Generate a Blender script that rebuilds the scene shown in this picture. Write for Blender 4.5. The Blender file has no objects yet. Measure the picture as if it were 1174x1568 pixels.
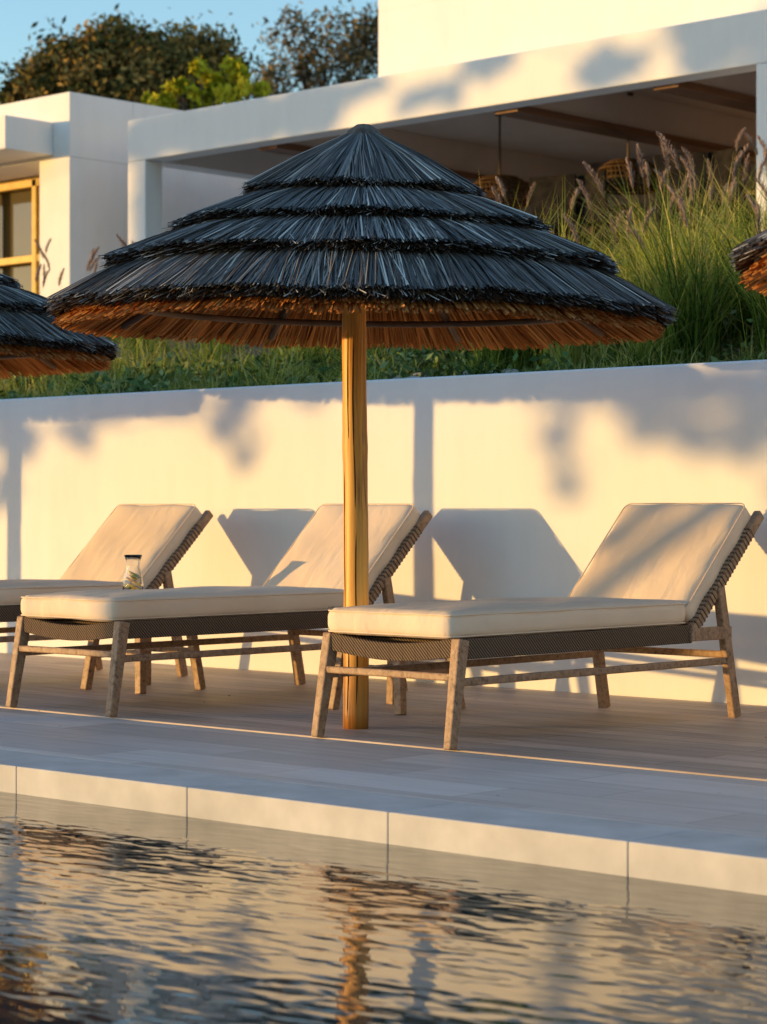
import bpy, math, random
import numpy as np
from mathutils import Vector, Matrix
random.seed(7); rng=np.random.default_rng(7)
scene=bpy.context.scene
D=bpy.data
def link(o,parent=None):
    scene.collection.objects.link(o)
    if parent: o.parent=parent
    return o
def empty(name,loc=(0,0,0)):
    e=D.objects.new(name,None); e.empty_display_size=.2; e.location=loc; scene.collection.objects.link(e); return e
# ---------------- materials
def newmat(name):
    m=D.materials.new(name); m.use_nodes=True; nt=m.node_tree
    return m,nt,nt.nodes['Principled BSDF']
def coords(nt,scale=(1,1,1),rot=(0,0,0),src='Object'):
    tc=nt.nodes.new('ShaderNodeTexCoord'); mp=nt.nodes.new('ShaderNodeMapping')
    mp.inputs['Scale'].default_value=scale; mp.inputs['Rotation'].default_value=rot
    nt.links.new(tc.outputs[src],mp.inputs[0]); return mp.outputs[0]
def noise(nt,vec,scale,detail=4,rough=.55,dist=0):
    n=nt.nodes.new('ShaderNodeTexNoise'); n.inputs['Scale'].default_value=scale; n.inputs['Detail'].default_value=detail
    n.inputs['Roughness'].default_value=rough; n.inputs['Distortion'].default_value=dist
    nt.links.new(vec,n.inputs['Vector']); return n.outputs['Fac']
def ramp(nt,fac,stops):
    r=nt.nodes.new('ShaderNodeValToRGB'); e=r.color_ramp.elements
    while len(e)<len(stops): e.new(.5)
    for i,(p,c) in enumerate(stops):
        e[i].position=p; e[i].color=(*c,1)
    nt.links.new(fac,r.inputs[0]); return r.outputs[0]
def mixc(nt,fac,a,b,mode='MIX'):
    m=nt.nodes.new('ShaderNodeMix'); m.data_type='RGBA'; m.blend_type=mode
    if hasattr(fac,'links'): nt.links.new(fac,m.inputs[0])
    else: m.inputs[0].default_value=fac
    for s,v in ((6,a),(7,b)):
        if hasattr(v,'links'): nt.links.new(v,m.inputs[s])
        else: m.inputs[s].default_value=(*v,1)
    return m.outputs[2]
def bump(nt,b,h,strength=.3,dist=.01):
    n=nt.nodes.new('ShaderNodeBump'); n.inputs['Strength'].default_value=strength; n.inputs['Distance'].default_value=dist
    nt.links.new(h,n.inputs['Height']); nt.links.new(n.outputs[0],b.inputs['Normal']); return n
def simple(name,c1,c2,scale=6,rough=.7,bs=.2,bd=.005,stretch=(1,1,1),bscale=None,detail=5,spec=.5):
    m,nt,b=newmat(name); v=coords(nt,stretch)
    f=noise(nt,v,scale,detail); c=ramp(nt,f,[(.3,c1),(.7,c2)])
    nt.links.new(c,b.inputs['Base Color']); b.inputs['Roughness'].default_value=rough; b.inputs['Specular IOR Level'].default_value=spec
    if bs>0: bump(nt,b,noise(nt,v,bscale or scale*4,4),bs,bd)
    return m
def varmat(name,stops,rough=.6,transl=0.0,diffuse=True):
    m,nt,b=newmat(name); a=nt.nodes.new('ShaderNodeAttribute'); a.attribute_name='var'
    c=ramp(nt,a.outputs['Fac'],stops)
    if diffuse:
        nt.nodes.remove(b); b=nt.nodes.new('ShaderNodeBsdfDiffuse'); nt.links.new(c,b.inputs[0])
        nt.links.new(b.outputs[0],nt.nodes['Material Output'].inputs[0])
    else:
        nt.links.new(c,b.inputs['Base Color']); b.inputs['Roughness'].default_value=rough
    if transl>0:
        t=nt.nodes.new('ShaderNodeBsdfTranslucent'); ms=nt.nodes.new('ShaderNodeMixShader'); ms.inputs[0].default_value=transl
        nt.links.new(c,t.inputs[0]); nt.links.new(b.outputs[0],ms.inputs[1]); nt.links.new(t.outputs[0],ms.inputs[2])
        nt.links.new(ms.outputs[0],nt.nodes['Material Output'].inputs[0])
    return m
def stucco(name,base=(.82,.81,.79),dirty=(.70,.68,.65)):
    m,nt,b=newmat(name); v=coords(nt)
    f=noise(nt,v,1.3,5,.6); c=ramp(nt,f,[(.25,dirty),(.5,base)])
    v2=coords(nt,(5,5,.7)); f2=noise(nt,v2,1.5,3); c2=ramp(nt,f2,[(.3,(.965,.96,.955)),(.6,(1,1,1))])
    c=mixc(nt,.8,c,c2,'MULTIPLY')
    nt.nodes.remove(b); b=nt.nodes.new('ShaderNodeBsdfDiffuse'); nt.links.new(c,b.inputs[0]); nt.links.new(b.outputs[0],nt.nodes['Material Output'].inputs[0])
    bump(nt,b,noise(nt,v,60,3),.2,.003); return m
M_wall=stucco('white_stucco',(.85,.84,.825),(.80,.785,.765)); M_house=stucco('house_stucco',(.84,.82,.80),(.79,.77,.75))
def wood(name,ca,cb,cc,stretch=(30,30,2.2),scale=1.0,rough=.6,bs=.4,lowdark=False):
    m,nt,b=newmat(name); v=coords(nt,stretch); f=noise(nt,v,scale,6,.65,.6)
    c=ramp(nt,f,[(.30,ca),(.46,cb),(.70,cc)])
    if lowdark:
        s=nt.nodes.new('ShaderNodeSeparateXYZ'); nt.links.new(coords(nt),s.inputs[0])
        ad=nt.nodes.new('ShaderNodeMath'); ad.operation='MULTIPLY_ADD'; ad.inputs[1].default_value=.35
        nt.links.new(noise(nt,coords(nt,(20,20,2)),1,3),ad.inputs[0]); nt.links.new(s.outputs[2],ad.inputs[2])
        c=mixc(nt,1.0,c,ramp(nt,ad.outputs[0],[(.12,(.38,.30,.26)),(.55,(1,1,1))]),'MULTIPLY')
    nt.links.new(c,b.inputs['Base Color']); b.inputs['Roughness'].default_value=rough
    bump(nt,b,f,bs,.003); return m
M_teak=wood('weathered_teak',(.12,.064,.035),(.30,.18,.105),(.46,.30,.185),(14,14,14),3.0)
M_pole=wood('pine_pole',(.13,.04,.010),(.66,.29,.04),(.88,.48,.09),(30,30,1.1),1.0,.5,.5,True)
M_dark=simple('dark_wood',(.06,.035,.02),(.15,.09,.055),8)
M_ceil=wood('ceiling_wood',(.09,.04,.02),(.17,.08,.04),(.24,.12,.06),(12,1,12),1.0)
def cushion_mat():
    m,nt,b=newmat('canvas_cushion'); v=coords(nt); f=noise(nt,v,3,4); c=ramp(nt,f,[(.3,(.76,.60,.45)),(.7,(.83,.67,.51))])
    nt.links.new(c,b.inputs['Base Color']); b.inputs['Roughness'].default_value=.9; b.inputs['Specular IOR Level'].default_value=.1
    w=noise(nt,coords(nt,(1,1,1)),350,2); n1=bump(nt,b,w,.25,.001)
    n2=nt.nodes.new('ShaderNodeBump'); n2.inputs['Strength'].default_value=.5; n2.inputs['Distance'].default_value=.025
    nt.links.new(noise(nt,coords(nt,(3,1,2)),3,3,.5,.5),n2.inputs['Height']); nt.links.new(n2.outputs[0],n1.inputs['Normal']); return m
M_cush=cushion_mat()
def rope_mat():
    m,nt,b=newmat('woven_rope'); 
    v=coords(nt,(1,1,1)); 
    w=nt.nodes.new('ShaderNodeTexWave'); w.inputs['Scale'].default_value=42; w.inputs['Distortion'].default_value=1.2; w.bands_direction='DIAGONAL'
    w.inputs['Detail'].default_value=2
    nt.links.new(v,w.inputs[0]); c=ramp(nt,w.outputs['Fac'],[(.1,(.045,.03,.02)),(.6,(.14,.095,.06)),(.95,(.25,.175,.12))])
    nt.links.new(c,b.inputs['Base Color']); b.inputs['Roughness'].default_value=.9; b.inputs['Specular IOR Level'].default_value=.2; bump(nt,b,w.outputs['Fac'],.8,.004); return m
M_rope=rope_mat()
# ---------------- mesh builder
class MB:
    def __init__(s): s.v=[]; s.f=[]; s.m=[]
    def add(s,vs,fs,mi=0):
        o=len(s.v); s.v+= [tuple(p) for p in vs]; s.f+=[tuple(o+i for i in f) for f in fs]; s.m+=[mi]*len(fs)
    def box(s,a,b,mi=0):
        x0,y0,z0=a;x1,y1,z1=b
        s.add([(x0,y0,z0),(x1,y0,z0),(x1,y1,z0),(x0,y1,z0),(x0,y0,z1),(x1,y0,z1),(x1,y1,z1),(x0,y1,z1)],
        [(0,3,2,1),(4,5,6,7),(0,1,5,4),(1,2,6,5),(2,3,7,6),(3,0,4,7)],mi)
    def beam(s,p0,p1,w,h,mi=0,up=(0,0,1),w1=None,h1=None):
        p0=Vector(p0);p1=Vector(p1); d=(p1-p0).normalized(); u=Vector(up)
        if abs(d.dot(u))>.98: u=Vector((0,1,0))
        r=d.cross(u).normalized(); n=r.cross(d).normalized()
        w1=w1 or w; h1=h1 or h
        vs=[]
        for p,ww,hh in((p0,w,h),(p1,w1,h1)):
            for a,b in((-1,-1),(1,-1),(1,1),(-1,1)): vs.append(p+r*a*ww/2+n*b*hh/2)
        s.add(vs,[(3,2,1,0),(4,5,6,7),(0,1,5,4),(1,2,6,5),(2,3,7,6),(3,0,4,7)],mi)
    def tube(s,pts,rad,seg=10,mi=0,cap=True,closed=False):
        pts=[Vector(p) for p in pts]; n=len(pts)
        rads=rad if isinstance(rad,(list,tuple)) else [rad]*n
        vs=[]
        for i,p in enumerate(pts):
            if closed: d=(pts[(i+1)%n]-pts[i-1]).normalized()
            else: d=(pts[min(i+1,n-1)]-pts[max(i-1,0)]).normalized()
            u=Vector((0,0,1)) if abs(d.z)<.9 else Vector((0,1,0))
            r=d.cross(u).normalized(); q=r.cross(d)
            for k in range(seg):
                a=2*math.pi*k/seg; vs.append(p+(r*math.cos(a)+q*math.sin(a))*rads[i])
        fs=[]
        for i in range(n if closed else n-1):
            j=(i+1)%n
            for k in range(seg):
                k2=(k+1)%seg; fs.append((i*seg+k,i*seg+k2,j*seg+k2,j*seg+k))
        if cap and not closed: fs.append(tuple(range(seg))[::-1]); fs.append(tuple((n-1)*seg+k for k in range(seg)))
        s.add(vs,fs,mi)
    def lathe(s,prof,c=(0,0,0),seg=32,mi=0):
        vs=[];fs=[]
        for r,z in prof:
            for k in range(seg):
                a=2*math.pi*k/seg; vs.append((c[0]+r*math.cos(a),c[1]+r*math.sin(a),c[2]+z))
        for i in range(len(prof)-1):
            for k in range(seg):
                k2=(k+1)%seg; fs.append((i*seg+k,i*seg+k2,(i+1)*seg+k2,(i+1)*seg+k))
        s.add(vs,fs,mi)
    def obj(s,name,mats,parent=None,bev=0,smooth=False,seg=2):
        me=D.meshes.new(name); me.from_pydata(s.v,[],s.f); 
        for m in (mats if isinstance(mats,list) else [mats]): me.materials.append(m)
        me.polygons.foreach_set('material_index',s.m)
        if smooth: me.polygons.foreach_set('use_smooth',[True]*len(s.f))
        me.validate(); me.update()
        o=D.objects.new(name,me); link(o,parent)
        if bev>0:
            b=o.modifiers.new('bevel','BEVEL'); b.width=bev; b.segments=seg; b.limit_method='ANGLE'
        return o
def quads_mesh(name,Q,var,mats,mi=None):
    N=len(Q); me=D.meshes.new(name)
    me.vertices.add(N*4); me.vertices.foreach_set('co',Q.reshape(-1).astype(np.float32))
    me.loops.add(N*4); me.loops.foreach_set('vertex_index',np.arange(N*4,dtype=np.int32))
    me.polygons.add(N); me.polygons.foreach_set('loop_start',np.arange(0,N*4,4,dtype=np.int32))
    for m in (mats if isinstance(mats,list) else [mats]): me.materials.append(m)
    if mi is not None: me.polygons.foreach_set('material_index',mi.astype(np.int32))
    me.update(calc_edges=True)
    a=me.attributes.new('var','FLOAT','FACE'); a.data.foreach_set('value',var.astype(np.float32))
    return me
def nrm(a): return a/np.maximum(np.linalg.norm(a,axis=-1,keepdims=True),1e-9)
# ================= CAMERA
cam=D.cameras.new('camera'); co=D.objects.new('camera',cam); link(co); scene.camera=co
co.location=(0,0,.9); cam.sensor_fit='HORIZONTAL'; cam.sensor_width=24; cam.lens=72.2
fw=Vector((-.6828,.7306,-.0017)); co.rotation_euler=fw.to_track_quat('-Z','Y').to_euler()
cam.clip_end=3000; cam.clip_start=.05
cam.dof.use_dof=True; cam.dof.focus_distance=9.3; cam.dof.aperture_fstop=4.0
# ================= LIGHT
EL=math.radians(2.4); sx,sy=-.686,-.727
sun=D.lights.new('sun','SUN'); sun.energy=5; sun.angle=math.radians(.5); sun.color=(1,.60,.19)
so=D.objects.new('sun',sun); link(so); so.location=(-14,-14,6)
so.rotation_euler=Vector((-sx*math.cos(EL),-sy*math.cos(EL),-math.sin(EL))).to_track_quat('-Z','Y').to_euler()
w=D.worlds.new('World'); scene.world=w; w.use_nodes=True; nt=w.node_tree
sky=nt.nodes.new('ShaderNodeTexSky'); sky.sky_type='NISHITA'; sky.sun_disc=False; sky.sun_elevation=EL
sky.sun_rotation=math.atan2(sx,sy); sky.air_density=1.0; sky.dust_density=.2; sky.ozone_density=2.4
nt.links.new(sky.outputs[0],nt.nodes['Background'].inputs[0]); nt.nodes['Background'].inputs[1].default_value=.74
scene.view_settings.view_transform='Standard'; scene.view_settings.look='None'; scene.view_settings.exposure=0
# ================= GROUND
M_soil=simple('soil',(.07,.05,.03),(.14,.10,.065),3,.95,.5,.03)
M_ground=simple('dry_ground',(.10,.10,.05),(.20,.17,.10),.6,.95,.5,.03)
mb=MB(); S=1500; z=-2.2
mb.add([(-S,-S,z),(S,-S,z),(S,S,z),(-S,S,z)],[(0,1,2,3)]); mb.obj('ground',M_ground)
mb=MB(); mb.box((-40,-30,-2.3),(25,.6,-.16)); mb.obj('lawn',simple('lawn_grass',(.04,.08,.02),(.09,.13,.04),5,.9,.6,.03),None,.02)
def bank(x,y):
    t=min(max((y-9.0)/6.3,0),1); zz=1.50+ (2.65-1.50)*(t*t*(3-2*t)*.5+t*.5)
    return zz+ .05*math.sin(x*2.1+y)*math.cos(y*1.7)*(1 if y>9.1 else .3)
mb=MB(); xs=np.linspace(-40,20,121); ys=list(np.linspace(8.99,15.6,26))+[22,30,45,70]
vs=[(x,y,bank(x,y) if y<16 else 2.6+ (y-16)*.03) for y in ys for x in xs]; n=len(xs)
fs=[(j*n+i,j*n+i+1,(j+1)*n+i+1,(j+1)*n+i) for j in range(len(ys)-1) for i in range(n-1)]
mb.add(vs,fs); mb.obj('planted_bank',M_soil,None,0,True)
mb=MB(); mb.box((-32,8.81,-.3),(8,9.03,1.573)); mb.obj('garden_wall',M_wall,None,.012,False,3)
def deck_mat(name,c1,c2,c3,plank,length,gapc,rough=.55):
    m,nt,b=newmat(name); v=coords(nt)
    br=nt.nodes.new('ShaderNodeTexBrick'); br.inputs['Scale'].default_value=1; br.inputs['Mortar Size'].default_value=.003
    br.inputs['Brick Width'].default_value=length; br.inputs['Row Height'].default_value=plank; br.inputs['Mortar Smooth'].default_value=.2
    br.offset=.37; br.inputs['Color1'].default_value=(0,0,0,1); br.inputs['Color2'].default_value=(1,1,1,1); br.inputs['Mortar'].default_value=(.5,.5,.5,1)
    nt.links.new(v,br.inputs[0])
    f=noise(nt,coords(nt,(1.2,14,1)),1.6,7,.65,.4); c=ramp(nt,f,[(.3,c1),(.5,c2),(.72,c3)])
    f3=noise(nt,v,1.1,5,.6); c=mixc(nt,.7,c,ramp(nt,f3,[(.3,(.78,.78,.78)),(.65,(1.1,1.1,1.1))]),'MULTIPLY')
    c=mixc(nt,.18,c,br.outputs['Color'],'OVERLAY')
    c=mixc(nt,br.outputs['Fac'],c,gapc); nt.links.new(c,b.inputs['Base Color'])
    r=ramp(nt,f3,[(.3,(rough-.1,)*3),(.7,(rough+.15,)*3)]); nt.links.new(r,b.inputs['Roughness'])
    ma=nt.nodes.new('ShaderNodeMath'); ma.operation='MULTIPLY_ADD'; ma.inputs[1].default_value=-1.0
    nt.links.new(br.outputs['Fac'],ma.inputs[0]); nt.links.new(f,ma.inputs[2]); bump(nt,b,ma.outputs[0],.3,.003); return m
M_deck=deck_mat('deck_planks',(.33,.25,.205),(.44,.345,.285),(.53,.425,.355),.145,2.4,(.13,.10,.08))
M_stone=deck_mat('terrace_stone',(.44,.42,.405),(.51,.49,.475),(.58,.56,.54),.30,.885,(.30,.285,.27),.5)
mb=MB(); mb.box((-32,6.42,-.3),(8,8.80,.006)); mb.obj('wooden_deck',M_deck,None,.003)
mb=MB(); mb.box((-32,5.32,-.3),(8,6.41,.0)); mb.obj('stone_terrace',M_stone,None,.003)
M_cop=simple('limestone_coping',(.44,.43,.415),(.60,.585,.565),5,.7,.25,.003,spec=.2)
mb=MB(); x=-5.54-.885*22
while x<6:
    mb.box((x+.0015,5.0,-.14),(x+.885-.0015,5.317,.0)); x+=.885
mb.obj('pool_coping',M_cop,None,.004)
mb=MB(); mb.box((-28,.6,-2.2),(7,.95,-.0)); mb.obj('pool_coping_far',M_cop,None,.004)
# water
m,nt,b=newmat('pool_water')
b.inputs['Base Color'].default_value=(.0,.035,.038,1); b.inputs['Roughness'].default_value=.006; b.inputs['IOR'].default_value=2.0
n1=noise(nt,coords(nt,(.7,1.6,1),(0,0,math.radians(-43))),2.2,1,.5,.15)
n2=noise(nt,coords(nt,(1.0,2.5,1),(0,0,math.radians(-43))),7.5,1,.4,.3)
ma=nt.nodes.new('ShaderNodeMath'); ma.operation='MULTIPLY_ADD'; ma.inputs[1].default_value=.62
nt.links.new(n2,ma.inputs[0]); nt.links.new(n1,ma.inputs[2]); bump(nt,b,ma.outputs[0],1.0,.0036)
mb=MB(); z=-.095; mb.add([(-28,.9,z),(7,.9,z),(7,5.05,z),(-28,5.05,z)],[(0,1,2,3)]); mb.obj('pool_water',m)
# ================= UMBRELLAS
M_thtop=varmat('thatch_weathered',[(0,(.042,.035,.031)),(.4,(.13,.115,.102)),(.75,(.28,.255,.228)),(1,(.74,.68,.59))],.5,0,False)  # weathered grey straws; the palest tones are painted highlights
M_thund=varmat('thatch_reed',[(0,(.20,.07,.02)),(.5,(.50,.20,.06)),(1,(.68,.34,.12))])
M_thedge=varmat('thatch_cut_edge',[(0,(.02,.014,.011)),(.5,(.065,.042,.030)),(1,(.26,.15,.085))])
M_thcore=simple('thatch_core_blocker',(.02,.017,.015),(.05,.035,.028),20,.9)
M_cap=simple('thatch_cap',(.06,.05,.042),(.16,.135,.11),40,.9,.8,.01,(1,1,.1))
M_crack=simple('pole_crack',(.03,.012,.005),(.06,.03,.012),8,.9,0,spec=.1)
TIERS=[(0.02,.475,2.415,2.160),(.34,.75,2.165,2.020),(.62,1.01,2.020,1.875),(.88,1.23,1.885,1.690)]
def umbrella_mesh(seed):
    rg=np.random.default_rng(seed); Qs=[];vs=[];ms=[]
    def straws(n,ra,rb,za,zb,lo,hi,width,jit,mat,vfun,sag=.0,seg=2,en=.010):
        th=rg.uniform(0,2*np.pi,n); th2=th+rg.normal(0,jit,n)/max(rb,.3)
        wav=.010*np.sin(th*7+za*9)+.006*np.sin(th*17+zb*5)
        e=rg.normal(0,en,n)+wav; off=rg.uniform(lo,hi,n); st=rg.uniform(0,.12,n)
        L=[]
        for k in range(seg+1):
            t=st+(1-st)*k/seg
            r=ra+(rb+e-ra)*t; z=za+(zb-za)*t+off+sag*np.sin(np.pi*t)+wav*.5*t
            a=th+(th2-th)*t
            L.append(np.stack([r*np.cos(a),r*np.sin(a),z],-1))
        var=np.clip(vfun(n),0,1); wd=width*rg.uniform(.6,1.4,n); s0=None
        for k in range(seg):
            d=nrm(L[k+1]-L[k]); side=np.stack([-np.sin(th),np.cos(th),np.zeros(n)],-1)
            nn=np.cross(d,side)
            if k==0:
                tw=rg.uniform(-.9,.9,n)[:,None]; s0=(side*np.cos(tw)+nn*np.sin(tw))
            s=s0; f0=(ra+(rb-ra)*k/seg)/rb; f1=(ra+(rb-ra)*(k+1)/seg)/rb
            w0=(wd*max(f0,.35))[:,None]/2; w1=(wd*max(f1,.35))[:,None]/2
            Qs.append(np.stack([L[k]-s*w0,L[k]+s*w0,L[k+1]+s*w1,L[k+1]-s*w1],1)); vs.append(var); ms.append(np.full(n,mat))
    topv=lambda n: rg.beta(1.5,2.4,n)+ (rg.random(n)<.09)*.6
    und=lambda n: rg.beta(2,2,n)
    for i,(ra,rb,za,zb) in enumerate(TIERS):
        n=int(3600*rb)+600
        straws(n,ra,rb,za,zb,.002,.020,.0055,.03,0,topv,.012)
        straws(int(n*.9),ra+(rb-ra)*.55,rb,za+(zb-za)*.55,zb,-.040,.004,.006,.03,2,lambda k:rg.beta(1.3,2.4,k),.0,1,.006)
        straws(n//4,ra+(rb-ra)*.8,rb+.022,za+(zb-za)*.8,zb-.006,-.030,.02,.0032,.05,0,topv,0,1)
    straws(4600,.10,1.18,2.30,1.665,-.03,-.012,.010,.02,1,und,.02)
    straws(2600,.75,1.205,1.925,1.662,-.055,-.03,.008,.03,1,und,.0)
    return quads_mesh('thatch',np.concatenate(Qs),np.concatenate(vs),[M_thtop,M_thund,M_thedge],np.concatenate(ms))
def umbrella_parts(name,x,y,seed,tilt):
    e=empty(name,(x,y,0))
    top=empty('canopy'); top.parent=e; top.rotation_euler=tilt
    me=umbrella_mesh(seed); o=D.objects.new('thatch',me); link(o,top)
    mb=MB()
    for ra,rb,za,zb in TIERS: mb.lathe([(ra,za-.008),(rb-.04,zb+.012),(rb-.04,zb-.025),(ra,za-.03)],seg=64)
    mb.obj('thatch_core_blocker',M_thcore,top,0,True)  # dark solid cone added inside the straws to stop light
    mb=MB(); mb.lathe([(0.0,2.455),(.03,2.45),(.065,2.425),(.09,2.385),(.125,2.355),(.12,2.34)],seg=24); mb.obj('top_cap',M_cap,top,0,True)
    mb=MB()
    mb.tube([(.95*math.cos(a),.95*math.sin(a),1.708) for a in np.linspace(0,2*math.pi,65)[:-1]],.014,8,0,closed=True)
    for k in range(8):
        a=k*math.pi/4+.35; c,s=math.cos(a),math.sin(a)
        mb.tube([(.04*c,.04*s,2.24),(1.10*c,1.10*s,1.645)],.015,8)
    mb.obj('struts',M_dark,top,0,True)
    mb=MB(); rg=random.Random(seed); pts=[];rad=[]
    for i in range(34):
        z=i*2.36/33; pts.append((.006*math.sin(z*2.3+seed),.005*math.sin(z*1.7),z)); rad.append(.052-.004*z/2.3+rg.uniform(-.0008,.0008)+(.003 if i%11==5 else 0))
    mb.tube(pts,rad,24); mb.obj('pole',M_pole,e,0,True)
    mb=MB()
    for a0,z0,z1,wd in((-1.9,.45,1.05,.0022),(-.9,.9,1.6,.003),(-1.35,1.15,1.62,.002),(-.8,.1,.8,.003),(-1.5,.05,.5,.0022)):
        P=[]
        for k in range(12):
            z=z0+(z1-z0)*k/11; r=.052-.004*z/2.3+.0002; a=a0+.06*math.sin(z*9+a0)
            P.append((.006*math.sin(z*2.3+seed)+r*math.cos(a),.005*math.sin(z*1.7)+r*math.sin(a),z))
        mb.tube(P,[.0004]+[wd]*10+[.0004],5)
    mb.obj('pole_cracks',M_crack,e,0,True)
umbrella_parts('thatched_umbrella',-6.483,6.766,1,(0.0,math.radians(1.2),.0))
umbrella_parts('thatched_umbrella',-9.87,6.77,2,(0,math.radians(-.6),1.1))
umbrella_parts('thatched_umbrella',-3.12,6.77,3,(0,math.radians(.6),2.3))
umbrella_parts('thatched_umbrella',-13.26,6.77,4,(0,math.radians(.5),4.3))
# ================= LOUNGERS
def cushion(name,sx_,sy_,sz_,parent,loc,rotx,seed):
    r=.038; N=(22,40,8); vs={};V=[];F=[]
    hx,hy,hz=sx_/2,sy_/2,sz_/2
    def vid(i,j,k):
        key=(i,j,k)
        if key in vs: return vs[key]
        p=[]
        for idx,n,h in((i,N[0],hx),(j,N[1],hy),(k,N[2],hz)):
            t=idx/n*2-1; t=math.copysign(abs(t)**.8,t) if t else 0; p.append(t*h)
        q=[max(-(h-r),min(h-r,c)) for c,h in zip(p,(hx,hy,hz))]
        d=Vector(p)-Vector(q)
        if d.length>1e-6: p=Vector(q)+d.normalized()*r
        p=Vector(p)
        ux,uy=p.x/hx,p.y/hy
        crown=max(0,(1-ux**4))*max(0,(1-uy**4))
        s=1 if p.z>0 else .3
        p.z+=math.copysign(1,p.z)*s*.014*crown*(abs(p.z)>hz*.5)
        p.z+=.0035*math.sin(ux*5+seed)*math.cos(uy*7+seed*2)
        p.x+=.004*math.sin(uy*9+seed)*(abs(ux)>.9); p.y+=.003*math.sin(ux*6+seed)*(abs(uy)>.95)
        vs[key]=len(V); V.append(p); return vs[key]
    a,b,c=N
    for i in range(a):
        for j in range(b):
            F.append((vid(i,j,c),vid(i+1,j,c),vid(i+1,j+1,c),vid(i,j+1,c))); F.append((vid(i,j,0),vid(i,j+1,0),vid(i+1,j+1,0),vid(i+1,j,0)))
    for i in range(a):
        for k in range(c):
            F.append((vid(i,0,k),vid(i+1,0,k),vid(i+1,0,k+1),vid(i,0,k+1))); F.append((vid(i,b,k),vid(i,b,k+1),vid(i+1,b,k+1),vid(i+1,b,k)))
    for j in range(b):
        for k in range(c):
            F.append((vid(0,j,k),vid(0,j,k+1),vid(0,j+1,k+1),vid(0,j+1,k))); F.append((vid(a,j,k),vid(a,j+1,k),vid(a,j+1,k+1),vid(a,j,k+1)))
    mb=MB(); mb.add(V,F)
    for zz in (hz-.011,-hz+.011):
        P=[]; rr=r*.92
        for cx,cy,a0 in((hx-r,hy-r,0),(-hx+r,hy-r,90),(-hx+r,-hy+r,180),(hx-r,-hy+r,270)):
            for t in range(5):
                an=math.radians(a0+t*22.5); P.append((cx+rr*math.cos(an),cy+rr*math.sin(an),zz))
        mb.tube(P,.0032,6,0,closed=True)
    o=mb.obj(name,M_cush,parent,0,True); o.location=loc; o.rotation_euler=(rotx,0,0)
def lounger(X,Y,seed):
    e=empty('sun_lounger',(X,Y,0.006))
    cushion('seat_cushion',.665,1.50,.102,e,(0,.74,.455),0,seed)
    A=math.radians(44.5)
    cushion('back_cushion',.655,.65,.110,e,(0,1.728,.657),A,seed+3)
    mb=MB()
    for s in(-1,1):
        mb.beam((s*.335,.035,.405),(s*.345,-.035,0),.044,.058,0,(0,1,0),.036,.042)
        mb.beam((s*.345,1.685,.56),(s*.350,1.80,0),.036,.048,0,(0,1,0),.036,.052)
        mb.beam((s*.345,1.47,.365),(s*.345,1.76,.365),.036,.055)
        mb.beam((s*.335,-.005,.245),(s*.345,1.745,.245),.024,.030)
        mb.beam((s*.336,1.48,.36),(s*.336,2.005,.868),.036,.047)
    mb.beam((-.33,.0,.265),(.33,.0,.265),.024,.028)
    mb.beam((-.34,1.75,.27),(.34,1.75,.27),.024,.03)
    mb.beam((-.33,1.985,.83),(.33,1.985,.83),.04,.03)
    mb.beam((-.33,1.70,.37),(.33,1.70,.37),.03,.03)
    mb.obj('teak_frame',M_teak,e,.006)
    mb=MB()
    for s in(-1,1): mb.beam((s*.332,.06,.368),(s*.332,1.49,.368),.034,.076)
    P=[]
    for k in range(11):
        t=k/10; P.append(Vector((-.32+.64*t,.03,.374-.028*math.sin(math.pi*t))))
    for k in range(10): mb.beam(P[k],P[k+1]+Vector((.002,0,0)),.04,.068)
    for k in range(12):
        y=.16+k*.115; mb.beam((-.31,y,.385),(.31,y,.385),.07,.008)
    d=Vector((0,.525,.508)).normalized()
    for s in(-1,1):
        for k in range(24):
            p=Vector((s*.336,1.52,.399))+d*(k*.024); mb.beam(p,p+d*.010,.040,.051)
    for k in range(16):
        p=Vector((0,1.55,.405))+d*(k*.04); mb.beam(p+Vector((-.33,0,0)),p+Vector((.33,0,0)),.018,.008,0,(0,-.68,.73))
    mb.obj('rope_webbing',M_rope,e,.006)
    return e
lounger(-5.985,6.43,1); lounger(-7.935,6.45,5); lounger(-9.50,6.43,9); lounger(-2.7,6.43,13)
# ================= SIDE TABLES
def table(X,Y):
    e=empty('side_table',(X,Y,.006)); mb=MB()
    for a in(-1,1):
        for b in(-1,1): mb.beam((a*.15,b*.15,.43),(a*.205,b*.195,0),.045,.04,0,(0,1,0),.042,.04)
        mb.beam((a*.175,-.165,.17),(a*.175,.165,.17),.026,.03)
        mb.beam((-.17,a*.165,.19),(.17,a*.165,.19),.026,.03)
        mb.beam((a*.17,-.17,.41),(a*.17,.17,.41),.022,.05); mb.beam((-.155,a*.17,.41),(.155,a*.17,.41),.022,.05)
    for k in range(6): mb.box((-.215+k*.0725,-.215,.437),(-.215+k*.0725+.067,.215,.457))
    mb.obj('teak_table',M_teak,e,.004); return e
table(-6.96,7.53); table(-8.63,7.50)
e=empty('glass_carafe',(-8.66,7.46,.465)); e.scale=(1.15,1.15,1.15)
m,nt,b=newmat('clear_glass'); b.inputs['Base Color'].default_value=(1,1,1,1); b.inputs['Roughness'].default_value=.02; b.inputs['Transmission Weight'].default_value=1; b.inputs['IOR'].default_value=1.45
mb=MB(); prof=[(0,0),(.043,0),(.046,.006),(.045,.05),(.038,.09),(.028,.125),(.031,.155),(.040,.178),(.038,.178),(.029,.155),(.026,.125),(.036,.09),(.042,.05),(.042,.008),(0,.008)]
mb.lathe(prof,seg=32); mb.obj('glass_body',m,e,0,True)
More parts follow.
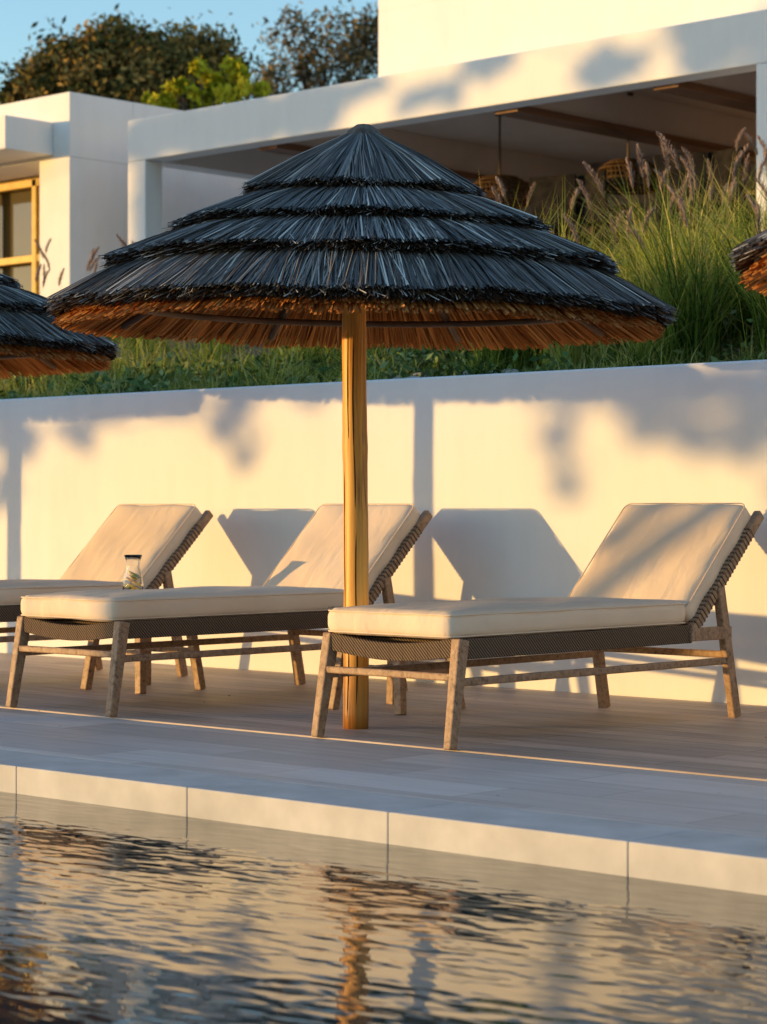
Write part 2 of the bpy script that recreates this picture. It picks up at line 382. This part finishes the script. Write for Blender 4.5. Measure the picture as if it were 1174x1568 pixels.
M_lem=simple('lemon',(.85,.55,.04),(.92,.68,.10),20,.5,0); M_mint=simple('mint',(.10,.22,.03),(.2,.35,.06),20,.5,0)
mb=MB()
for k in range(10):
    z=.018+.0085*k; a=k*1.7; c=Vector((.015*math.cos(a),.015*math.sin(a),z)); mb.tube([c,c+Vector((.002,.001,.004))],.020,14,k%3==2)
mb.obj('lemon_slices',[M_lem,M_mint],e)
def leaves(c,n,size,rg,up=.3,asp=.42):
    nv=nrm(rg.normal(0,1,(n,3))+np.array([0,0,up])); t=nrm(np.cross(nv,rg.normal(0,1,(n,3)))); b=np.cross(nv,t)
    s=(size*rg.uniform(.6,1.4,n))[:,None]
    return np.stack([c-t*s,c+b*s*asp,c+t*s,c-b*s*asp],1)
M_dry=varmat('dry_leaves',[(0,(.12,.06,.02)),(1,(.4,.22,.08))])
n=60; c=np.stack([rng.uniform(-12,-3,n),rng.uniform(5.1,8.7,n),np.full(n,.012)],-1)
link(D.objects.new('fallen_leaves',quads_mesh('fallen_leaves',leaves(c,n,.010,rng,9),rng.random(n),M_dry)))
# ================= VEGETATION
def blades(pos,n,L,spread,lean,width,vlo,vhi,rg,seg=3):
    cx,cy,cz=pos; T=len(cx); N=T*n
    bx=np.repeat(cx,n)+rg.normal(0,spread,N); by=np.repeat(cy,n)+rg.normal(0,spread,N); bz=np.repeat(cz,n)-.05
    a=rg.uniform(0,2*np.pi,N); ln=np.abs(rg.normal(lean,lean*.5,N)); Lk=L*np.repeat(rg.uniform(.7,1.2,T),n)*rg.uniform(.5,1.1,N)
    dx,dy=np.cos(a),np.sin(a); w=width*rg.uniform(.6,1.3,N)
    side=np.stack([-dy,dx,np.zeros(N)],-1); ra=rg.uniform(0,np.pi,N); side=nrm(side*np.cos(ra)[:,None]+np.stack([dx,dy,np.zeros(N)],-1)*np.sin(ra)[:,None]*.7)
    pts=[]
    for k in range(seg+1):
        t=k/seg; out=Lk*ln*(t**1.8); up=Lk*(t-.38*ln*t**2.6)
        pts.append(np.stack([bx+dx*out,by+dy*out,bz+up],-1))
    Q=[];V=[]; var=np.clip(np.repeat(rg.uniform(vlo,vhi,T),n)+rg.normal(0,.22,N),0,1)
    for k in range(seg):
        w0=(w*(1-(k/seg)**1.5))[:,None]/2; w1=(w*(1-((k+1)/seg)**1.5)+.0004)[:,None]/2
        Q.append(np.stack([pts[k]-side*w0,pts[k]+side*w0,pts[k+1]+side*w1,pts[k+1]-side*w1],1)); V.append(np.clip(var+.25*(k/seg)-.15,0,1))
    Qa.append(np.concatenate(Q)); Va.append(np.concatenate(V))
M_grass=varmat('grass_blades',[(0,(.03,.055,.012)),(.35,(.12,.18,.03)),(.7,(.36,.41,.06)),(1,(.66,.56,.20))],.5,.3)  # yellow raised in the blade colours in place of sunlight
bankv=np.vectorize(bank)
def tufts(n,x0,x1,y0,y1,rg): 
    x=rg.uniform(x0,x1,n); y=rg.uniform(y0,y1,n); return x,y,bankv(x,y)
Qa=[];Va=[]
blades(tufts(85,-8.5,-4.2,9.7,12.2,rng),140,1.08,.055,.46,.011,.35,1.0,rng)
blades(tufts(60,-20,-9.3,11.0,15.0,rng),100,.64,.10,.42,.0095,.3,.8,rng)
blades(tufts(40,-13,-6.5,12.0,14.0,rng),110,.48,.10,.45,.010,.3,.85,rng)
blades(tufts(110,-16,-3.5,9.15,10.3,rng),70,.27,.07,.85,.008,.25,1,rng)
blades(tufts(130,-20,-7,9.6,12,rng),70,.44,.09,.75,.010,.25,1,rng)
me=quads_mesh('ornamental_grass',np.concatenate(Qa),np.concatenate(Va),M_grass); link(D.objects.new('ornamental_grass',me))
def plumes(n,x0,x1,y0,y1,h,rg):
    x,y,z=tufts(n,x0,x1,y0,y1,rg); Q=[];V=[]
    for i in range(n):
        H=h*rg.uniform(.65,1.12); a=rg.uniform(0,2*np.pi); ln=rg.uniform(.05,.4); d=np.array([math.cos(a)*ln,math.sin(a)*ln,1.0]); d/=np.linalg.norm(d)
        base=np.array([x[i],y[i],z[i]]); tip=base+d*H
        s=np.array([.7306,-.6828,0])*.0016
        Q.append(np.array([[base-s,base+s,tip+s,tip-s]])); V.append(np.array([.3]))
        L=rg.uniform(.12,.21); m=340
        t=rg.random(m); bend=np.array([math.cos(a),math.sin(a),0])
        c=tip[None]+d*L*t[:,None]+bend*(.35*L*t[:,None]**2)
        r=.036*np.sin(np.pi*np.clip(t*.9+.08,0,1))**.6
        dv=nrm(rg.normal(0,1,(m,3))); e=c+dv*r[:,None]*rg.uniform(.4,1,(m,1))+d*.02
        sd=nrm(np.cross(dv,d[None]))*.0019
        Q.append(np.stack([c-sd,c+sd,e+sd*.4,e-sd*.4],1)); V.append(rg.random(m))
    return np.concatenate(Q),np.concatenate(V)
M_pl=varmat('grass_plumes',[(0,(.16,.10,.09)),(.5,(.36,.25,.22)),(1,(.62,.48,.42))])
q1,v1=plumes(140,-8.8,-4.2,9.8,12.4,.98,rng); q2,v2=plumes(60,-19,-11,11.5,14.5,.85,rng)
me=quads_mesh('grass_plumes',np.concatenate([q1,q2]),np.concatenate([v1,v2]),M_pl); link(D.objects.new('fountain_grass_plumes',me))
M_leaf=varmat('ground_leaves',[(0,(.03,.06,.018)),(.5,(.12,.19,.06)),(1,(.32,.36,.16))])
Qs=[];Vs=[]
for i in range(170):
    x=rng.uniform(-16,-3.5); y=rng.uniform(9.1,11.4); r=rng.uniform(.08,.24); n=90
    c=rng.normal(0,1,(n,3))*np.array([r,r,r*.45])*.6+np.array([x,y,bank(x,y)+r*.3]); Qs.append(leaves(c,n,.032,rng)); Vs.append(np.clip(rng.normal(rng.uniform(.2,.8),.2,n),0,1))
me=quads_mesh('ground_cover',np.concatenate(Qs),np.concatenate(Vs),M_leaf); link(D.objects.new('ground_cover_plants',me))
mb=MB(); rr=random.Random(5)
for i in range(90):
    x=rr.uniform(-13,-4); y=rr.uniform(9.12,9.9); r=rr.uniform(.03,.07); z=bank(x,y)+r*.3
    vs=[];fs=[]
    for a in range(5):
        for k in range(7):
            ph=math.pi*a/4; t=2*math.pi*k/7; q=r*rr.uniform(.8,1.15); vs.append((x+q*math.sin(ph)*math.cos(t),y+q*math.sin(ph)*math.sin(t),z+.65*q*math.cos(ph)))
    for a in range(4):
        for k in range(7): fs.append((a*7+k,(a+1)*7+k,(a+1)*7+(k+1)%7,a*7+(k+1)%7))
    mb.add(vs,fs)
mb.obj('bank_stones',simple('pale_stone',(.28,.25,.22),(.5,.46,.42),9,.9,.3,.01))
M_bark=simple('bark',(.06,.04,.028),(.14,.10,.07),6,.9,.8,.02,(4,4,1))
def tree(name,base,clumps,size,mat,rg,trunk_r=.16,vr=(.2,.8),cf=.55,nsub=110,lim=1.0):
    e=empty(name,base); base=np.array(base); Qs=[];Vs=[]; mb=MB(); top=np.array([0,0,max(.5,min(c[2] for c in clumps)-base[2]-.2)])
    if lim<1: top[2]=clumps[0][2]-base[2]-.1
    mb.tube([(0,0,-.3),(.05,.03,top[2]*.5),tuple(top)],[trunk_r*1.25,trunk_r,trunk_r*.7],10)
    nodes=[top*.9]
    for (x,y,z,rx,ry,rz,n) in clumps:
        c0=np.array([x,y,z])-base; n=int(n); k=max(5,n//nsub)
        sub=nrm(rg.normal(0,1,(k,3)))*(rg.uniform(.15,1,k)**.5)[:,None]*np.array([rx,ry,rz])
        idx=rg.integers(0,k,n); sr=min(rx,ry,rz)*.34
        p=c0+sub[idx]+rg.normal(0,1,(n,3))*sr*cf
        Qs.append(leaves(p,n,size,rg,.1)); Vs.append(np.clip(rg.uniform(vr[0],vr[1],k)[idx]+rg.normal(0,.12,n),0,1))
        par=top*.85
        if lim<1: par=min(nodes,key=lambda q:np.linalg.norm(q-c0)); nodes.append(c0)
        mid=(par+c0)/2+np.array([0,0,(-.15 if lim>=1 else .04)]); mb.tube([tuple(par),tuple(mid),tuple(c0)],[trunk_r*.45*lim,trunk_r*.25*lim,.012],7)
        for q in sub[:6]: mb.tube([tuple(mid),tuple((mid+c0+q)/2+rg.normal(0,.05,3)),tuple(c0+q*.95)],[trunk_r*.13*lim,.010,.004],5)
    mb.obj('trunk',M_bark,e,0,True)
    o=D.objects.new('foliage',quads_mesh('foliage',np.concatenate(Qs),np.concatenate(Vs),mat)); link(o,e)
    return e
M_pine=varmat('pine_foliage',[(0,(.035,.045,.018)),(.4,(.12,.115,.04)),(.75,(.30,.20,.06)),(1,(.48,.31,.10))])
M_olive=varmat('olive_foliage',[(0,(.07,.065,.035)),(.5,(.18,.145,.08)),(1,(.38,.28,.14))])
M_lime=varmat('bright_foliage',[(0,(.08,.12,.01)),(.5,(.36,.34,.02)),(1,(.66,.56,.05))])
def place(px,py,t):
    a=(px-587)/3530; x=a*t; return (.7306*x-.6828*t, .6828*x+.7306*t, .9+(778-py)*t/3530)
def cl(t,items):
    out=[]
    for px,py,r,rz,n in items:
        x,y,z=place(px,py,t); out.append((x,y,z,r,r,rz,n))
    return out
t=44; B=place(190,600,t)
tree('pine_tree',(B[0],B[1],2.8),cl(t,[(60,125,.6,.45,1700),(120,88,.75,.5,2200),(185,80,.8,.5,2400),(245,95,.8,.55,2400),(300,88,.65,.55,2100),(335,115,.5,.5,1500),(180,130,1.2,.6,3800),(290,150,.9,.4,2200),(25,150,.35,.25,500),(100,140,.8,.4,2200)]),.075,M_pine,rng,.2,(.05,1.0),.85,50)
t=52; B=place(490,600,t)
tree('olive_tree',(B[0],B[1],3.0),cl(t,[(450,60,.75,.6,600),(500,55,.85,.6,650),(550,60,.7,.65,650),(430,120,.6,.5,600),(490,115,.9,.5,850),(560,110,.7,.6,700),(585,50,.7,.6,700),(400,140,.4,.3,300)]),.075,M_olive,rng,.14,(.1,.9),.85,35)
t=34; B=place(310,600,t)
tree('lemon_tree',(B[0],B[1],2.7),cl(t,[(245,155,.25,.15,350),(280,145,.3,.2,450),(310,128,.3,.25,550),(350,124,.3,.25,450),(385,142,.3,.2,350),(330,152,.5,.2,500)]),.085,M_lime,rng,.08)
# shade trees standing on the lawn beyond the far side of the pool, up-sun of the terrace
K=math.tan(EL)
def up(X,Y,z,d): return (X+sx*d, Y+sy*d, z+K*d)
def shade_tree(d,X0,Y0,items,nm='plane_tree'):
    bx,by,_=up(X0,Y0,0,d); cs=[]
    for X,Y,z,r,rz,n in items:
        x,y,zz=up(X,Y,z,d); cs.append((x,y,zz,r,r,rz,n))
    tree(nm,(bx,by,-.2),cs,.085,M_olive,rng,.10,(.2,.8),.8,50,.4)
shade_tree(20,-5.35,8.81,[(-5.8,8.81,1.48,.28,.10,380),(-6.45,8.81,1.45,.32,.09,400),(-6.9,8.81,1.48,.25,.06,180),(-6.05,8.81,1.27,.2,.12,260),(-5.66,8.81,1.0,.10,.3,280),(-7.0,8.81,1.25,.16,.06,16),(-7.05,8.81,1.06,.12,.08,18),(-6.55,8.81,1.28,.14,.06,26),
  (-5.9,6.77,2.03,.7,.22,2000),(-6.55,6.77,2.03,.85,.22,3000),(-7.3,6.77,2.0,.6,.20,1500),(-6.48,6.77,2.35,.5,.14,900)])
shade_tree(19,-12.5,8.81,[(-11.6,8.81,1.5,.25,.12,300),(-11.35,8.81,1.32,.16,.12,150),(-10.2,8.81,1.50,.35,.035,120),(-9.2,8.81,1.50,.4,.035,110),(-11.45,8.81,1.0,.08,.16,110),(-10.75,8.81,1.36,.14,.09,24),(-9.3,8.81,1.30,.34,.12,40),
  (-9.9,6.77,2.0,.7,.22,2200),(-9.3,6.77,1.95,.45,.2,1100)])
shade_tree(27,-17.5,20,[(-17.6,16,4.78,.45,.25,1800),(-18.3,16,4.78,.30,.24,1300),(-16.8,16,4.78,.45,.25,1800),(-16.0,16,4.80,.4,.22,1300),(-18.35,16,3.9,.17,.5,1300),(-18.35,16,3.0,.17,.5,1200)])
shade_tree(26,-9.6,16,[(-10.4,16,4.2,.35,.6,1500),(-11.0,16,4.9,.45,.35,1500),(-10.4,17,5.8,.5,.5,1700),(-11.6,17,5.6,.5,.3,1100),(-12.3,16,4.75,.35,.15,600),(-12.9,17,5.2,.3,.25,600),(-13.6,16,4.95,.25,.12,350),(-14.4,16,4.72,.35,.10,420),(-15.2,16,4.95,.25,.10,250)])
# ================= HOUSES
M_glass,nt,b=newmat('window_glass'); b.inputs['Base Color'].default_value=(.10,.08,.04,1); b.inputs['Roughness'].default_value=.04; b.inputs['IOR'].default_value=1.6
M_yel=simple('varnish_and_window_glow',(.50,.30,.05),(.65,.42,.08),8,.4,0,spec=.2)  # frame varnish; also the painted warm glow of the back window
M_in=stucco('interior_plaster',(.64,.56,.50),(.58,.50,.44))  # whitish ceiling plaster with its shaded tan put into the base colour
v=empty('white_villa')
mb=MB()
mb.box((-18.66,16,2.0),(-18.38,16.24,4.558)); mb.box((-10.75,16,2.0),(-10.3,16.4,4.558)); mb.box((-4,16,2.0),(-3.6,16.3,4.558))
mb.box((-18.66,16,4.56),(-3.6,16.26,5.0)); mb.obj('portico_frame',M_house,v,.01)
mb=MB(); mb.box((-18.66,16.262,4.95),(-3.6,22,4.985)); mb.box((-18.66,16.262,4.56),(-18.40,22,4.948)); mb.obj('roof_slab',M_house,v,.01)
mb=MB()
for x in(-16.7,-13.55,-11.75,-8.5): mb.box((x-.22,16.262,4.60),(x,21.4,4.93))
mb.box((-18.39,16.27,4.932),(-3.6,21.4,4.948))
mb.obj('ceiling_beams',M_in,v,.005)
mb=MB()
for x in(-16.7,-13.55,-11.75,-8.5): mb.box((x-.24,16.262,4.53),(x+.03,21.4,4.598))
k=-18.3
while k<-4:
    if k<-17.0 or -11.7<k<-10.2: mb.box((k,16.27,4.905),(k+.11,21.4,4.925))
    k+=.125
mb.obj('ceiling_boards',M_ceil,v,.003)
mb=MB(); mb.box((-18.4,21.4,2.0),(-3.6,21.6,4.94)); mb.obj('back_wall',simple('dimmed_plaster',(.34,.24,.19),(.42,.31,.26),2,.9,.1),v)  # plaster colour darkened to make the interior dim
mb=MB(); mb.box((-40,15.65,1.2),(-3,22,2.85)); mb.obj('terrace_floor',M_house,v,.02)
mb=MB(); mb.box((-16.9,18.0,4.99),(-3.6,22,6.2)); mb.box((-16.9,18.0,6.2),(-14.66,22,7.6)); mb.box((-12.9,18.0,6.2),(-3.6,22,7.6)); mb.box((-14.66,18.12,6.2),(-12.9,22,7.6)); mb.obj('upper_storey',M_house,v,.004)
mb=MB(); mb.box((-14.4,18.08,6.35),(-13.1,18.11,7.4)); mb.obj('upper_window',M_glass,v)
mb=MB(); mb.box((-16.9,21.34,3.2),(-14.8,21.39,4.05)); mb.obj('window_painted_glow',M_yel,v)  # yellow of this panel stands for the warm light in the window
mb=MB(); mb.box((-16.8,21.30,3.25),(-15.9,21.335,3.98)); mb.box((-15.8,21.30,3.25),(-14.9,21.335,3.98)); mb.obj('back_window',M_glass,v)
h=empty('white_house')
mb=MB(); mb.box((-32,15.9,4.70),(-19.5,16.8,5.40)); mb.box((-20.02,15.9,2.0),(-19.5,16.8,4.698)); mb.box((-32,16.802,2.0),(-19.5,26,5.40)); mb.box((-32,15.9,2),(-24,16.8,4.698))
mb.obj('walls',M_house,h,.006)
mb=MB(); mb.box((-32,15.25,4.74),(-19.78,15.898,5.10)); mb.obj('canopy_slab',M_house,h,.01)
mb=MB()
for x in (-20.12,-20.9,-21.7,-22.5): mb.box((x-.08,16.55,2.6),(x,16.65,4.66))
mb.box((-24,16.55,4.58),(-20.1,16.66,4.69)); mb.box((-24,16.56,3.72),(-20.1,16.64,3.80)); mb.obj('window_frames',M_yel,h,.004)
mb=MB(); mb.box((-24,16.70,2.6),(-20.03,16.72,4.69)); mb.obj('window_glass',M_glass,h)
M_wick=simple('wicker',(.05,.03,.015),(.12,.065,.035),30,.8,.4,spec=.15)
for X in(-15.2,-13.57):
    e=empty('pendant_lamp',(X,18,4.06)); mb=MB()
    pr=[(.06,.22),(.18,.20),(.28,.13),(.335,.02),(.33,-.03),(.30,-.07)]
    for r,z in pr: mb.tube([(r*math.cos(a),r*math.sin(a),z) for a in np.linspace(0,2*math.pi,33)[:-1]],.012,6,closed=True)
    for r,z in [(.23,.175),(.31,.08),(.335,-.005)]: mb.tube([(r*math.cos(a),r*math.sin(a),z) for a in np.linspace(0,2*math.pi,33)[:-1]],.009,6,closed=True)
    for k in range(44):
        a=k*2*math.pi/44; mb.tube([(r*math.cos(a+.1*i),r*math.sin(a+.1*i),z) for i,(r,z) in enumerate(pr)],.010,5)
    mb.obj('woven_shade',M_wick,e,0,True)
    mb=MB(); mb.tube([(0,0,.05),(0,0,.87)],.012,6); mb.tube([(0,0,.0),(0,0,.1)],.03,10); mb.tube([(0,0,.84),(0,0,.87)],.05,12); mb.obj('cord',M_dark,e)
M_blk=simple('black_frame',(.012,.011,.011),(.03,.027,.025),10,.95,0,spec=.03)
for X,Y,r in((-13.95,17.5,.2),(-13.45,17.6,-.3),(-12.25,17.2,.3),(-11.75,17.3,-.2),(-15.4,18.9,3.0),(-12.9,19,2.8)):
    e=empty('dining_chair',(X,Y,2.86)); e.rotation_euler=(0,0,r+math.pi); mb=MB()
    for a in(-1,1):
        mb.beam((a*.21,-.2,0),(a*.21,-.19,.62),.035,.035,0,(0,1,0)); mb.beam((a*.21,.2,0),(a*.23,.26,1.22),.035,.035,0,(0,1,0)); mb.beam((a*.22,-.2,.78),(a*.22,.22,.8),.03,.03)
        mb.beam((a*.21,-.19,.6),(a*.22,-.2,.78),.03,.03,0,(0,1,0))
    mb.box((-.24,-.22,.6),(.24,.22,.65)); mb.beam((0,.235,.75),(0,.265,1.22),.44,.035,0,(0,1,0)); mb.obj('chair_body',M_blk,e,.01)
e=empty('dining_table',(-13,18.2,2.86)); mb=MB(); mb.box((-1.6,-.45,.9),(1.6,.45,.95)); 
for a in(-1.4,1.4):
    for b_ in(-.35,.35): mb.beam((a,b_,0),(a,b_,.9),.07,.07,0,(0,1,0))
mb.obj('table_body',M_dark,e,.005)
